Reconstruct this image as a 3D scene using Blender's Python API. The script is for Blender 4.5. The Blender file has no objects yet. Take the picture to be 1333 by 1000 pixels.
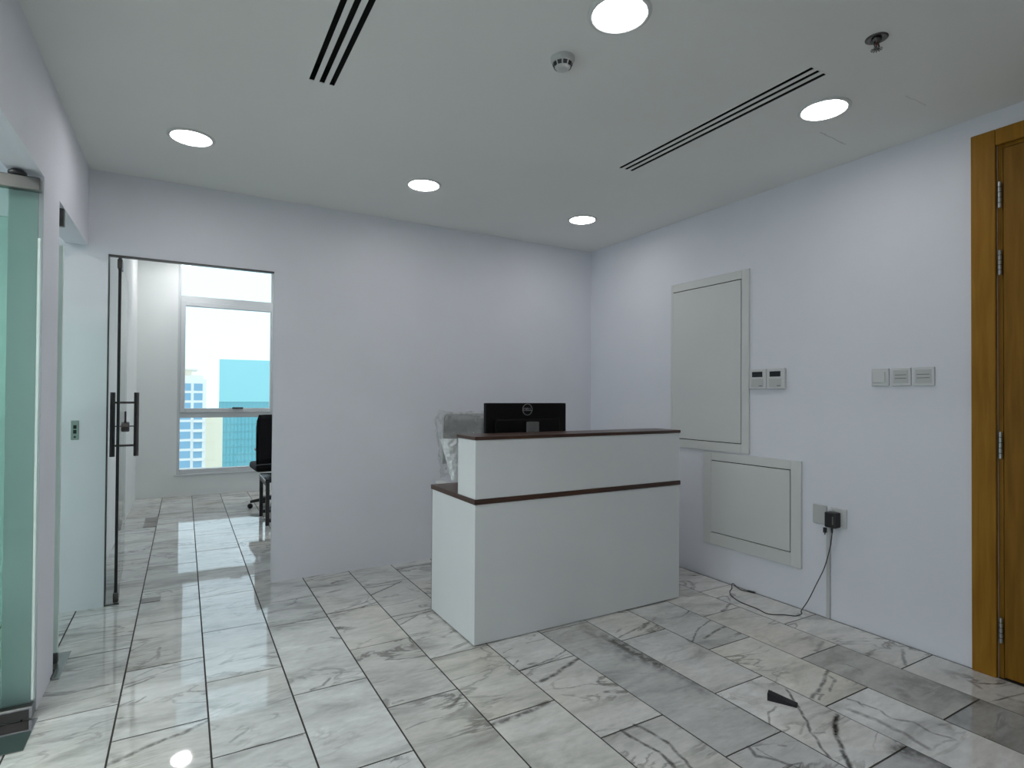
import bpy, bmesh, math, random
from mathutils import Vector, Matrix

random.seed(7)
SC = bpy.context.scene
COL = SC.collection
PI = math.pi

# ------------------------------------------------------------------ camera
CAM_F, CAM_YAW, CAM_PITCH, CAM_ROLL, CAM_CY = 738.519, 0.523866, 0.0107497, 0.0060741, 508.257
CAM_H = 1.28
fwd = Vector((math.sin(CAM_YAW)*math.cos(CAM_PITCH), math.cos(CAM_YAW)*math.cos(CAM_PITCH), math.sin(CAM_PITCH)))
rgt = Vector((math.cos(CAM_YAW), -math.sin(CAM_YAW), 0))
upv = rgt.cross(fwd)
rr = rgt*math.cos(CAM_ROLL) + upv*math.sin(CAM_ROLL)
uu = -rgt*math.sin(CAM_ROLL) + upv*math.cos(CAM_ROLL)
cd = bpy.data.cameras.new('camera')
cd.sensor_fit = 'HORIZONTAL'; cd.sensor_width = 36
cd.lens = CAM_F/1333*36
cd.shift_y = (CAM_CY-500)/1333
cd.clip_start = .02; cd.clip_end = 2000
cam = bpy.data.objects.new('camera', cd); COL.objects.link(cam)
M = Matrix((rr, uu, -fwd)).transposed().to_4x4()
M.translation = Vector((0, 0, CAM_H))
cam.matrix_world = M
SC.camera = cam

# ------------------------------------------------------------------ world, exposure
LAMP = 33.0            # emission of the lobby downlights
LAMP_SIDE_FILL = 215.0       # unseen side room lamps, added to light the desk's left side
LAMP_OFFICE = 95.0
LAMP_COL = (1.0, 0.965, 0.985)
wd = bpy.data.worlds.new('sky'); SC.world = wd
wd.use_nodes = True
nt = wd.node_tree; nt.nodes.clear()
wo = nt.nodes.new('ShaderNodeOutputWorld'); wb = nt.nodes.new('ShaderNodeBackground')
tc = nt.nodes.new('ShaderNodeTexCoord'); sx = nt.nodes.new('ShaderNodeSeparateXYZ')
rp = nt.nodes.new('ShaderNodeValToRGB')
rp.color_ramp.elements[0].position = 0.0; rp.color_ramp.elements[0].color = (.66, .79, .86, 1)
rp.color_ramp.elements[1].position = 0.6; rp.color_ramp.elements[1].color = (.60, .755, .88, 1)
nt.links.new(tc.outputs['Generated'], sx.inputs[0]); nt.links.new(sx.outputs['Z'], rp.inputs[0])
nt.links.new(rp.outputs[0], wb.inputs['Color']); wb.inputs['Strength'].default_value = 1.75
nt.links.new(wb.outputs[0], wo.inputs[0])
SC.view_settings.view_transform = 'Standard'
SC.view_settings.look = 'None'
SC.view_settings.gamma = 1
SC.view_settings.use_curve_mapping = False
SC.view_settings.exposure = 0.0
SC.cycles.max_bounces = 14
SC.cycles.diffuse_bounces = 8
SC.cycles.glossy_bounces = 5
SC.cycles.transmission_bounces = 10
SC.cycles.transparent_max_bounces = 16
SC.cycles.sample_clamp_indirect = 4.0
SC.cycles.use_denoising = True

# ------------------------------------------------------------------ helpers
class MB:
    """collects shapes, links them as one mesh object"""
    def __init__(s): s.v = []; s.f = []; s.sm = []
    def add(s, vs, fs, smooth=False):
        n = len(s.v); s.v += [tuple(v) for v in vs]
        for f in fs: s.f.append(tuple(i+n for i in f)); s.sm.append(smooth)
        return s
    def box(s, x0, x1, y0, y1, z0, z1):
        v = [(x, y, z) for z in (z0, z1) for y in (y0, y1) for x in (x0, x1)]
        return s.add(v, [(0,2,3,1),(4,5,7,6),(0,1,5,4),(2,6,7,3),(0,4,6,2),(1,3,7,5)])
    def bbox(s, x0, x1, y0, y1, z0, z1, b=.002, seg=1):
        bm = bmesh.new()
        bmesh.ops.create_cube(bm, size=1)
        for v in bm.verts:
            v.co = ((x0+x1)/2+v.co.x*(x1-x0), (y0+y1)/2+v.co.y*(y1-y0), (z0+z1)/2+v.co.z*(z1-z0))
        bmesh.ops.bevel(bm, geom=bm.edges[:], offset=b, segments=seg, affect='EDGES', profile=.5)
        bm.verts.index_update()
        s.add([v.co[:] for v in bm.verts], [[v.index for v in f.verts] for f in bm.faces], False)
        bm.free(); return s
    def tube(s, pts, r, n=10, caps=True, closed=False):
        pts = [Vector(p) for p in pts]; rings = []
        m = len(pts)
        ref = None
        for i, p in enumerate(pts):
            a = pts[i-1] if (i > 0 or closed) else p
            b = pts[(i+1) % m] if (i < m-1 or closed) else p
            t = (b-a).normalized()
            if ref is None:
                ref = Vector((0,0,1)) if abs(t.z) < .9 else Vector((1,0,0))
            u = t.cross(ref)
            if u.length < 1e-4: u = t.cross(Vector((.3,.7,.2)))
            u.normalize(); w = u.cross(t).normalized(); ref = w
            rad = r[i] if isinstance(r, (list, tuple)) else r
            rings.append([p+(u*math.cos(2*PI*k/n)+w*math.sin(2*PI*k/n))*rad for k in range(n)])
        vs = [v for q in rings for v in q]; fs = []
        for i in range(m if closed else m-1):
            j = (i+1) % m
            for k in range(n):
                l = (k+1) % n
                fs.append((i*n+k, i*n+l, j*n+l, j*n+k))
        s.add(vs, fs, True)
        if caps and not closed:
            s.add(rings[0], [tuple(range(n))]); s.add(rings[-1], [tuple(reversed(range(n)))])
        return s
    def lathe(s, prof, n=32, c=(0,0,0), axis='z', smooth=True):
        vs = []
        for r, h in prof:
            for k in range(n):
                a = 2*PI*k/n; p = (r*math.cos(a), r*math.sin(a), h)
                if axis == 'x': p = (h, p[0], p[1])
                if axis == 'y': p = (p[0], h, p[1])
                vs.append((p[0]+c[0], p[1]+c[1], p[2]+c[2]))
        fs = []
        for i in range(len(prof)-1):
            for k in range(n):
                l = (k+1) % n; fs.append((i*n+k, i*n+l, (i+1)*n+l, (i+1)*n+k))
        s.add(vs, fs, smooth)
        if prof[0][0] > 1e-6: s.add(vs[:n], [tuple(range(n))])
        if prof[-1][0] > 1e-6: s.add(vs[-n:], [tuple(range(n))])
        return s
    def poly(s, pts, d):
        """prism: pts outline, d the extrusion vector"""
        n = len(pts); d = Vector(d); a = [Vector(p) for p in pts]; b = [p+d for p in a]
        return s.add(a+b, [tuple(range(n)), tuple(reversed(range(n, 2*n)))] + [(i, (i+1) % n, n+(i+1) % n, n+i) for i in range(n)])
    def build(s, name, m, parent=None, loc=(0,0,0)):
        me = bpy.data.meshes.new(name)
        me.from_pydata(s.v, [], s.f)
        for p, q in zip(me.polygons, s.sm): p.use_smooth = q
        bm = bmesh.new(); bm.from_mesh(me); bmesh.ops.recalc_face_normals(bm, faces=bm.faces[:]); bm.to_mesh(me); bm.free()
        me.materials.append(m)
        o = bpy.data.objects.new(name, me); COL.objects.link(o); o.location = loc
        if parent: o.parent = parent
        return o

def smoothmark(o, ang=40):
    return o

def tag(o, label=None, cat=None, group=None, kind=None):
    if label: o['label'] = label
    if cat: o['category'] = cat
    if group: o['group'] = group
    if kind: o['kind'] = kind
    return o

def thing(name, label, cat, loc=(0,0,0), rz=0, group=None, kind=None):
    o = bpy.data.objects.new(name, None); COL.objects.link(o)
    o.empty_display_size = .05
    o.location = loc; o.rotation_euler = (0, 0, rz)
    return tag(o, label, cat, group, kind)

def copy_tree(o, parent=None):
    c = o.copy(); COL.objects.link(c)
    if parent: c.parent = parent
    for ch in list(o.children): copy_tree(ch, c)
    return c

# ------------------------------------------------------------------ materials
def newmat(name):
    m = bpy.data.materials.new(name); m.use_nodes = True
    t = m.node_tree; t.nodes.clear()
    return m, t
def N(t, kind, **kw):
    n = t.nodes.new(kind)
    for k, v in kw.items():
        if k.startswith('i_'): n.inputs[int(k[2:])].default_value = v
        else: setattr(n, k, v)
    return n
def L(t, a, b): t.links.new(a, b)

def pbr(name, col, rough=.5, metal=0, spec=.5, var=0.0, vscale=3.0, bump=0.0, bscale=200.0, coat=0.0):
    m, t = newmat(name)
    out = N(t, 'ShaderNodeOutputMaterial'); b = N(t, 'ShaderNodeBsdfPrincipled')
    b.inputs['Roughness'].default_value = rough; b.inputs['Metallic'].default_value = metal
    b.inputs['Specular IOR Level'].default_value = spec
    b.inputs['Coat Weight'].default_value = coat
    c = (*col, 1)
    if var > 0:
        tc = N(t, 'ShaderNodeTexCoord'); n = N(t, 'ShaderNodeTexNoise'); n.inputs['Scale'].default_value = vscale; n.inputs['Detail'].default_value = 4
        mr = N(t, 'ShaderNodeMapRange'); mr.inputs[1].default_value = .3; mr.inputs[2].default_value = .7
        mr.inputs[3].default_value = 1-var; mr.inputs[4].default_value = 1+var
        mx = N(t, 'ShaderNodeVectorMath', operation='SCALE'); mx.inputs[0].default_value = col
        L(t, tc.outputs['Object'], n.inputs['Vector']); L(t, n.outputs[0], mr.inputs[0]); L(t, mr.outputs[0], mx.inputs['Scale'])
        L(t, mx.outputs[0], b.inputs['Base Color'])
    else: b.inputs['Base Color'].default_value = c
    if bump > 0:
        tc2 = N(t, 'ShaderNodeTexCoord'); n2 = N(t, 'ShaderNodeTexNoise'); n2.inputs['Scale'].default_value = bscale; n2.inputs['Detail'].default_value = 2
        bp = N(t, 'ShaderNodeBump'); bp.inputs['Strength'].default_value = bump; bp.inputs['Distance'].default_value = .002
        L(t, tc2.outputs['Object'], n2.inputs['Vector']); L(t, n2.outputs[0], bp.inputs['Height']); L(t, bp.outputs[0], b.inputs['Normal'])
    L(t, b.outputs[0], out.inputs[0])
    return m

def strokes_fac(t, pos, strokes):
    """0..1 mask of the given polylines (world xy), each with width and strength"""
    acc = None
    for pl, wdt, st in strokes:
        for a, b in zip(pl[:-1], pl[1:]):
            av = Vector((a[0], a[1], 0)); ba = Vector((b[0]-a[0], b[1]-a[1], 0)); l2 = max(ba.length_squared, 1e-8)
            s = N(t, 'ShaderNodeVectorMath', operation='SUBTRACT'); L(t, pos, s.inputs[0]); s.inputs[1].default_value = av
            d = N(t, 'ShaderNodeVectorMath', operation='DOT_PRODUCT'); L(t, s.outputs[0], d.inputs[0]); d.inputs[1].default_value = ba/l2
            cl = N(t, 'ShaderNodeClamp'); L(t, d.outputs['Value'], cl.inputs[0])
            sc = N(t, 'ShaderNodeVectorMath', operation='SCALE'); sc.inputs[0].default_value = ba; L(t, cl.outputs[0], sc.inputs['Scale'])
            ds = N(t, 'ShaderNodeVectorMath', operation='DISTANCE'); L(t, s.outputs[0], ds.inputs[0]); L(t, sc.outputs[0], ds.inputs[1])
            mr = N(t, 'ShaderNodeMapRange', interpolation_type='SMOOTHSTEP')
            wd_ = wdt*(1.25 if wdt < .03 else 1.7); mr.inputs[1].default_value = wd_*.9; mr.inputs[2].default_value = wd_*(.12 if wdt < .03 else 0); mr.inputs[3].default_value = 0; mr.inputs[4].default_value = st
            L(t, ds.outputs['Value'], mr.inputs[0])
            if acc is None: acc = mr.outputs[0]
            else:
                mx = N(t, 'ShaderNodeMath', operation='MAXIMUM'); L(t, acc, mx.inputs[0]); L(t, mr.outputs[0], mx.inputs[1]); acc = mx.outputs[0]
    return acc

def marble(name, strokes=()):
    """polished white marble; obj.color = tint, its alpha = how veined the slab is"""
    m, t = newmat(name)
    out = N(t, 'ShaderNodeOutputMaterial'); b = N(t, 'ShaderNodeBsdfPrincipled')
    b.inputs['IOR'].default_value = 1.7
    geo = N(t, 'ShaderNodeNewGeometry'); oi = N(t, 'ShaderNodeObjectInfo')
    # shift the pattern from slab to slab
    off = N(t, 'ShaderNodeVectorMath', operation='SCALE'); off.inputs[0].default_value = (37, 53, 71); L(t, oi.outputs['Random'], off.inputs['Scale'])
    pos = N(t, 'ShaderNodeVectorMath', operation='ADD'); L(t, geo.outputs['Position'], pos.inputs[0]); L(t, off.outputs[0], pos.inputs[1])
    mp = N(t, 'ShaderNodeMapping'); mp.inputs['Rotation'].default_value = (0, 0, .25); mp.inputs['Scale'].default_value = (1.0, 2.6, 1); L(t, pos.outputs[0], mp.inputs[0])
    # clouds
    n1 = N(t, 'ShaderNodeTexNoise'); n1.inputs['Scale'].default_value = 2.2; n1.inputs['Detail'].default_value = 6; n1.inputs['Roughness'].default_value = .6
    n1.inputs['Distortion'].default_value = .6
    L(t, mp.outputs[0], n1.inputs['Vector'])
    cr = N(t, 'ShaderNodeValToRGB'); e = cr.color_ramp.elements
    e[0].position = .28; e[0].color = (.36, .36, .34, 1); e[1].position = .70; e[1].color = (.76, .76, .74, 1)
    k = cr.color_ramp.elements.new(.47); k.color = (.62, .62, .60, 1)
    L(t, n1.outputs[0], cr.inputs[0])
    # thin veins: ridge of a stretched noise
    n2 = N(t, 'ShaderNodeTexNoise'); n2.inputs['Scale'].default_value = 1.7; n2.inputs['Detail'].default_value = 7; n2.inputs['Roughness'].default_value = .55; n2.inputs['Distortion'].default_value = .9
    L(t, mp.outputs[0], n2.inputs['Vector'])
    a1 = N(t, 'ShaderNodeMath', operation='SUBTRACT'); a1.inputs[1].default_value = .5; L(t, n2.outputs[0], a1.inputs[0])
    a2 = N(t, 'ShaderNodeMath', operation='ABSOLUTE'); L(t, a1.outputs[0], a2.inputs[0])
    vr = N(t, 'ShaderNodeMapRange', interpolation_type='SMOOTHSTEP'); vr.inputs[1].default_value = .028; vr.inputs[2].default_value = .001; vr.inputs[3].default_value = 0; vr.inputs[4].default_value = 1
    L(t, a2.outputs[0], vr.inputs[0])
    n3 = N(t, 'ShaderNodeTexNoise'); n3.inputs['Scale'].default_value = 3.0; n3.inputs['Detail'].default_value = 3; L(t, pos.outputs[0], n3.inputs['Vector'])
    g = N(t, 'ShaderNodeMapRange'); g.inputs[1].default_value = .44; g.inputs[2].default_value = .60; L(t, n3.outputs[0], g.inputs[0])
    vm = N(t, 'ShaderNodeMath', operation='MULTIPLY'); L(t, vr.outputs[0], vm.inputs[0]); L(t, g.outputs[0], vm.inputs[1])
    vm2 = N(t, 'ShaderNodeMath', operation='MULTIPLY'); L(t, vm.outputs[0], vm2.inputs[0]); L(t, oi.outputs['Alpha'], vm2.inputs[1])
    mix = N(t, 'ShaderNodeMix', data_type='RGBA'); L(t, vm2.outputs[0], mix.inputs[0]); L(t, cr.outputs[0], mix.inputs[6]); mix.inputs[7].default_value = (.12, .115, .10, 1)
    # warm stains
    n4 = N(t, 'ShaderNodeTexNoise'); n4.inputs['Scale'].default_value = 1.3; n4.inputs['Detail'].default_value = 4; L(t, pos.outputs[0], n4.inputs['Vector'])
    w4 = N(t, 'ShaderNodeMapRange'); w4.inputs[1].default_value = .5; w4.inputs[2].default_value = .75; w4.inputs[4].default_value = .45; L(t, n4.outputs[0], w4.inputs[0])
    warm = N(t, 'ShaderNodeMix', data_type='RGBA', blend_type='MULTIPLY'); L(t, w4.outputs[0], warm.inputs[0]); L(t, mix.outputs[2], warm.inputs[6]); warm.inputs[7].default_value = (.95, .86, .70, 1)
    tint = N(t, 'ShaderNodeMix', data_type='RGBA', blend_type='MULTIPLY'); tint.inputs[0].default_value = 1
    L(t, warm.outputs[2], tint.inputs[6]); L(t, oi.outputs['Color'], tint.inputs[7])
    n5 = N(t, 'ShaderNodeTexNoise'); n5.inputs['Scale'].default_value = 16; n5.inputs['Detail'].default_value = 5; n5.inputs['Roughness'].default_value = .65; L(t, mp.outputs[0], n5.inputs['Vector'])
    m5 = N(t, 'ShaderNodeMapRange'); m5.inputs[1].default_value = .3; m5.inputs[2].default_value = .7; m5.inputs[3].default_value = .88; m5.inputs[4].default_value = 1.08; L(t, n5.outputs[0], m5.inputs[0])
    s5 = N(t, 'ShaderNodeVectorMath', operation='SCALE'); L(t, tint.outputs[2], s5.inputs[0]); L(t, m5.outputs[0], s5.inputs['Scale'])
    colout = s5.outputs[0]
    if strokes:
        nw = N(t, 'ShaderNodeTexNoise'); nw.inputs['Scale'].default_value = 13; nw.inputs['Detail'].default_value = 5; L(t, geo.outputs['Position'], nw.inputs['Vector'])
        sb = N(t, 'ShaderNodeVectorMath', operation='SUBTRACT'); L(t, nw.outputs['Color'], sb.inputs[0]); sb.inputs[1].default_value = (.5, .5, .5)
        ml = N(t, 'ShaderNodeVectorMath', operation='MULTIPLY'); L(t, sb.outputs[0], ml.inputs[0]); ml.inputs[1].default_value = (.030, .030, 0)
        fl = N(t, 'ShaderNodeVectorMath', operation='MULTIPLY'); L(t, geo.outputs['Position'], fl.inputs[0]); fl.inputs[1].default_value = (1, 1, 0)
        ps = N(t, 'ShaderNodeVectorMath', operation='ADD'); L(t, fl.outputs[0], ps.inputs[0]); L(t, ml.outputs[0], ps.inputs[1])
        fac = strokes_fac(t, ps.outputs[0], strokes)
        nf = N(t, 'ShaderNodeTexNoise'); nf.inputs['Scale'].default_value = 30; nf.inputs['Detail'].default_value = 3; L(t, geo.outputs['Position'], nf.inputs['Vector'])
        mf = N(t, 'ShaderNodeMapRange'); mf.inputs[1].default_value = .32; mf.inputs[2].default_value = .55; mf.inputs[3].default_value = .35; mf.inputs[4].default_value = 1; L(t, nf.outputs[0], mf.inputs[0])
        mm = N(t, 'ShaderNodeMath', operation='MULTIPLY'); L(t, fac, mm.inputs[0]); L(t, mf.outputs[0], mm.inputs[1])
        ms = N(t, 'ShaderNodeMix', data_type='RGBA'); L(t, mm.outputs[0], ms.inputs[0]); L(t, colout, ms.inputs[6]); ms.inputs[7].default_value = (.055, .052, .045, 1)
        colout = ms.outputs[2]
    L(t, colout, b.inputs['Base Color'])
    b.inputs['Roughness'].default_value = .035
    # slight waviness of the polish
    nb = N(t, 'ShaderNodeTexNoise'); nb.inputs['Scale'].default_value = 9; nb.inputs['Detail'].default_value = 1; L(t, geo.outputs['Position'], nb.inputs['Vector'])
    bp = N(t, 'ShaderNodeBump'); bp.inputs['Strength'].default_value = .05; bp.inputs['Distance'].default_value = .004
    L(t, nb.outputs[0], bp.inputs['Height']); L(t, bp.outputs[0], b.inputs['Normal'])
    L(t, b.outputs[0], out.inputs[0])
    return m

def glass(name, tint, refl=1.0, rough=0.0):
    """thin clear glass: tinted transmission plus Fresnel reflection"""
    m, t = newmat(name)
    out = N(t, 'ShaderNodeOutputMaterial'); tr = N(t, 'ShaderNodeBsdfTransparent'); tr.inputs[0].default_value = (*tint, 1)
    gl = N(t, 'ShaderNodeBsdfGlossy'); gl.inputs['Roughness'].default_value = rough; gl.inputs['Color'].default_value = (refl, refl, refl, 1)
    fr = N(t, 'ShaderNodeFresnel'); fr.inputs[0].default_value = 1.45
    mx = N(t, 'ShaderNodeMixShader'); L(t, fr.outputs[0], mx.inputs[0]); L(t, tr.outputs[0], mx.inputs[1]); L(t, gl.outputs[0], mx.inputs[2])
    L(t, mx.outputs[0], out.inputs[0]); return m

def emit(name, col, s):
    m, t = newmat(name)
    out = N(t, 'ShaderNodeOutputMaterial'); e = N(t, 'ShaderNodeEmission'); e.inputs[0].default_value = (*col, 1); e.inputs[1].default_value = s
    L(t, e.outputs[0], out.inputs[0]); return m

def wood(name, c1, c2, scale=6, axis='z', rough=.35):
    m, t = newmat(name)
    out = N(t, 'ShaderNodeOutputMaterial'); b = N(t, 'ShaderNodeBsdfPrincipled')
    tc = N(t, 'ShaderNodeTexCoord'); mp = N(t, 'ShaderNodeMapping')
    mp.inputs['Scale'].default_value = {'z': (9, 9, .7), 'x': (.7, 9, 9), 'y': (9, .7, 9)}[axis]
    n = N(t, 'ShaderNodeTexNoise'); n.inputs['Scale'].default_value = scale; n.inputs['Detail'].default_value = 6; n.inputs['Distortion'].default_value = .4
    cr = N(t, 'ShaderNodeValToRGB'); cr.color_ramp.elements[0].position = .3; cr.color_ramp.elements[0].color = (*c1, 1)
    cr.color_ramp.elements[1].position = .7; cr.color_ramp.elements[1].color = (*c2, 1)
    L(t, tc.outputs['Object'], mp.inputs[0]); L(t, mp.outputs[0], n.inputs['Vector']); L(t, n.outputs[0], cr.inputs[0]); L(t, cr.outputs[0], b.inputs['Base Color'])
    b.inputs['Roughness'].default_value = rough
    L(t, b.outputs[0], out.inputs[0]); return m

M_WALL = pbr('wall_paint', (.745, .76, .805), .75, var=.02, vscale=2.0, bump=.12, bscale=90, spec=.25)
M_WALLO = pbr('office_wall_paint', (.75, .79, .775), .75, var=.02, vscale=2.0, bump=.12, bscale=90, spec=.25)
M_CEIL = pbr('ceiling_paint', (.77, .775, .75), .85, var=.015, vscale=1.5, bump=.05, bscale=90, spec=.2)
M_GROUT = pbr('grout', (.055, .05, .045), .95, spec=.1)
M_PANEL = pbr('panel_paint', (.64, .655, .63), .55, var=.01)
M_DARK = pbr('dark_gap', (.012, .012, .012), .9)
M_WHITE_LAM = pbr('white_laminate', (.67, .695, .695), .45, var=.015, vscale=4)
M_WALNUT = wood('walnut_laminate', (.030, .013, .008), (.075, .034, .02), 5, 'x', .35)
M_OAK = wood('oak_veneer', (.235, .106, .008), (.32, .155, .017), 5, 'z', .5)
M_OAK_SHADE = wood('oak_veneer_shaded', (.175, .08, .006), (.25, .118, .013), 5, 'z', .5)  # same oak, darkened: shade of the door recess put into the colour
M_OAK_SHADE.node_tree.nodes['Principled BSDF'].inputs['Specular IOR Level'].default_value = .15
M_OAK.node_tree.nodes['Principled BSDF'].inputs['Specular IOR Level'].default_value = .15
M_STEEL = pbr('brushed_steel', (.42, .42, .41), .32, metal=1)
M_DSTEEL = pbr('dark_steel', (.13, .125, .12), .35, metal=1)
M_RAIL = pbr('satin_rail', (.20, .195, .185), .3, metal=1)
M_MIRROR = pbr('polished_plate', (.36, .35, .345), .06, metal=1)
M_CHROME = pbr('chrome', (.6, .6, .6), .15, metal=1)
M_BLACK = pbr('black_plastic', (.012, .012, .013), .4)
M_BLACKM = pbr('black_monitor_shell', (.003, .003, .0035), .5, spec=.2)
M_LOGO = pbr('grey_logo', (.22, .22, .225), .4)
M_NECK = pbr('grey_stand_plastic', (.14, .14, .138), .5)
M_RUBBER = pbr('black_rubber', (.01, .01, .012), .7)
M_WPLAST = pbr('white_plastic', (.62, .63, .62), .4)
M_GPLAST = pbr('grey_white_plastic', (.50, .51, .50), .4)
M_ALU = pbr('white_aluminium', (.60, .64, .65), .4)
M_GLINT = pbr('pale_edge_glint', (.66, .76, .71), .3)  # pale colour stands for light caught in the glass edges
M_GLASS = glass('window_glass', (.96, .985, .985), .9)
M_GREEN = glass('green_glass', (.83, .945, .90), .9)
M_CLEAR = glass('door_glass', (.93, .97, .955), .9)
M_FABRIC = pbr('grey_mesh_fabric', (.20, .20, .195), .8, var=.05, vscale=60)
M_BFAB = pbr('black_fabric', (.005, .005, .006), .7, spec=.2)
M_CABLE = pbr('dark_cable', (.045, .045, .05), .5)
M_LED = emit('led_diffuser', LAMP_COL, LAMP)
M_LED2 = emit('led_side_fill', (.96, 1.0, .985), LAMP_SIDE_FILL)
M_LED3 = emit('led_diffuser_office', LAMP_COL, LAMP_OFFICE)
M_BOX = pbr('floor_box_lid', (.22, .215, .20), .5)
M_LCD = pbr('lcd_dark', (.012, .016, .018), .25)
M_PRINT = pbr('grey_print', (.12, .12, .12), .6)

# ------------------------------------------------------------------ setting
H = 2.625           # lobby ceiling
HO = 3.02           # office ceiling
D = 4.19            # back wall face
DB = 4.225          # its far face
XR = 3.263          # right wall face
XL, XL2 = -.505, -.615
YW = 8.27           # office window wall
Y0 = -1.2
XS = -3.05          # far wall of the side room

def struct(o, label, cat): return tag(o, label, cat, kind='structure')

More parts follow.
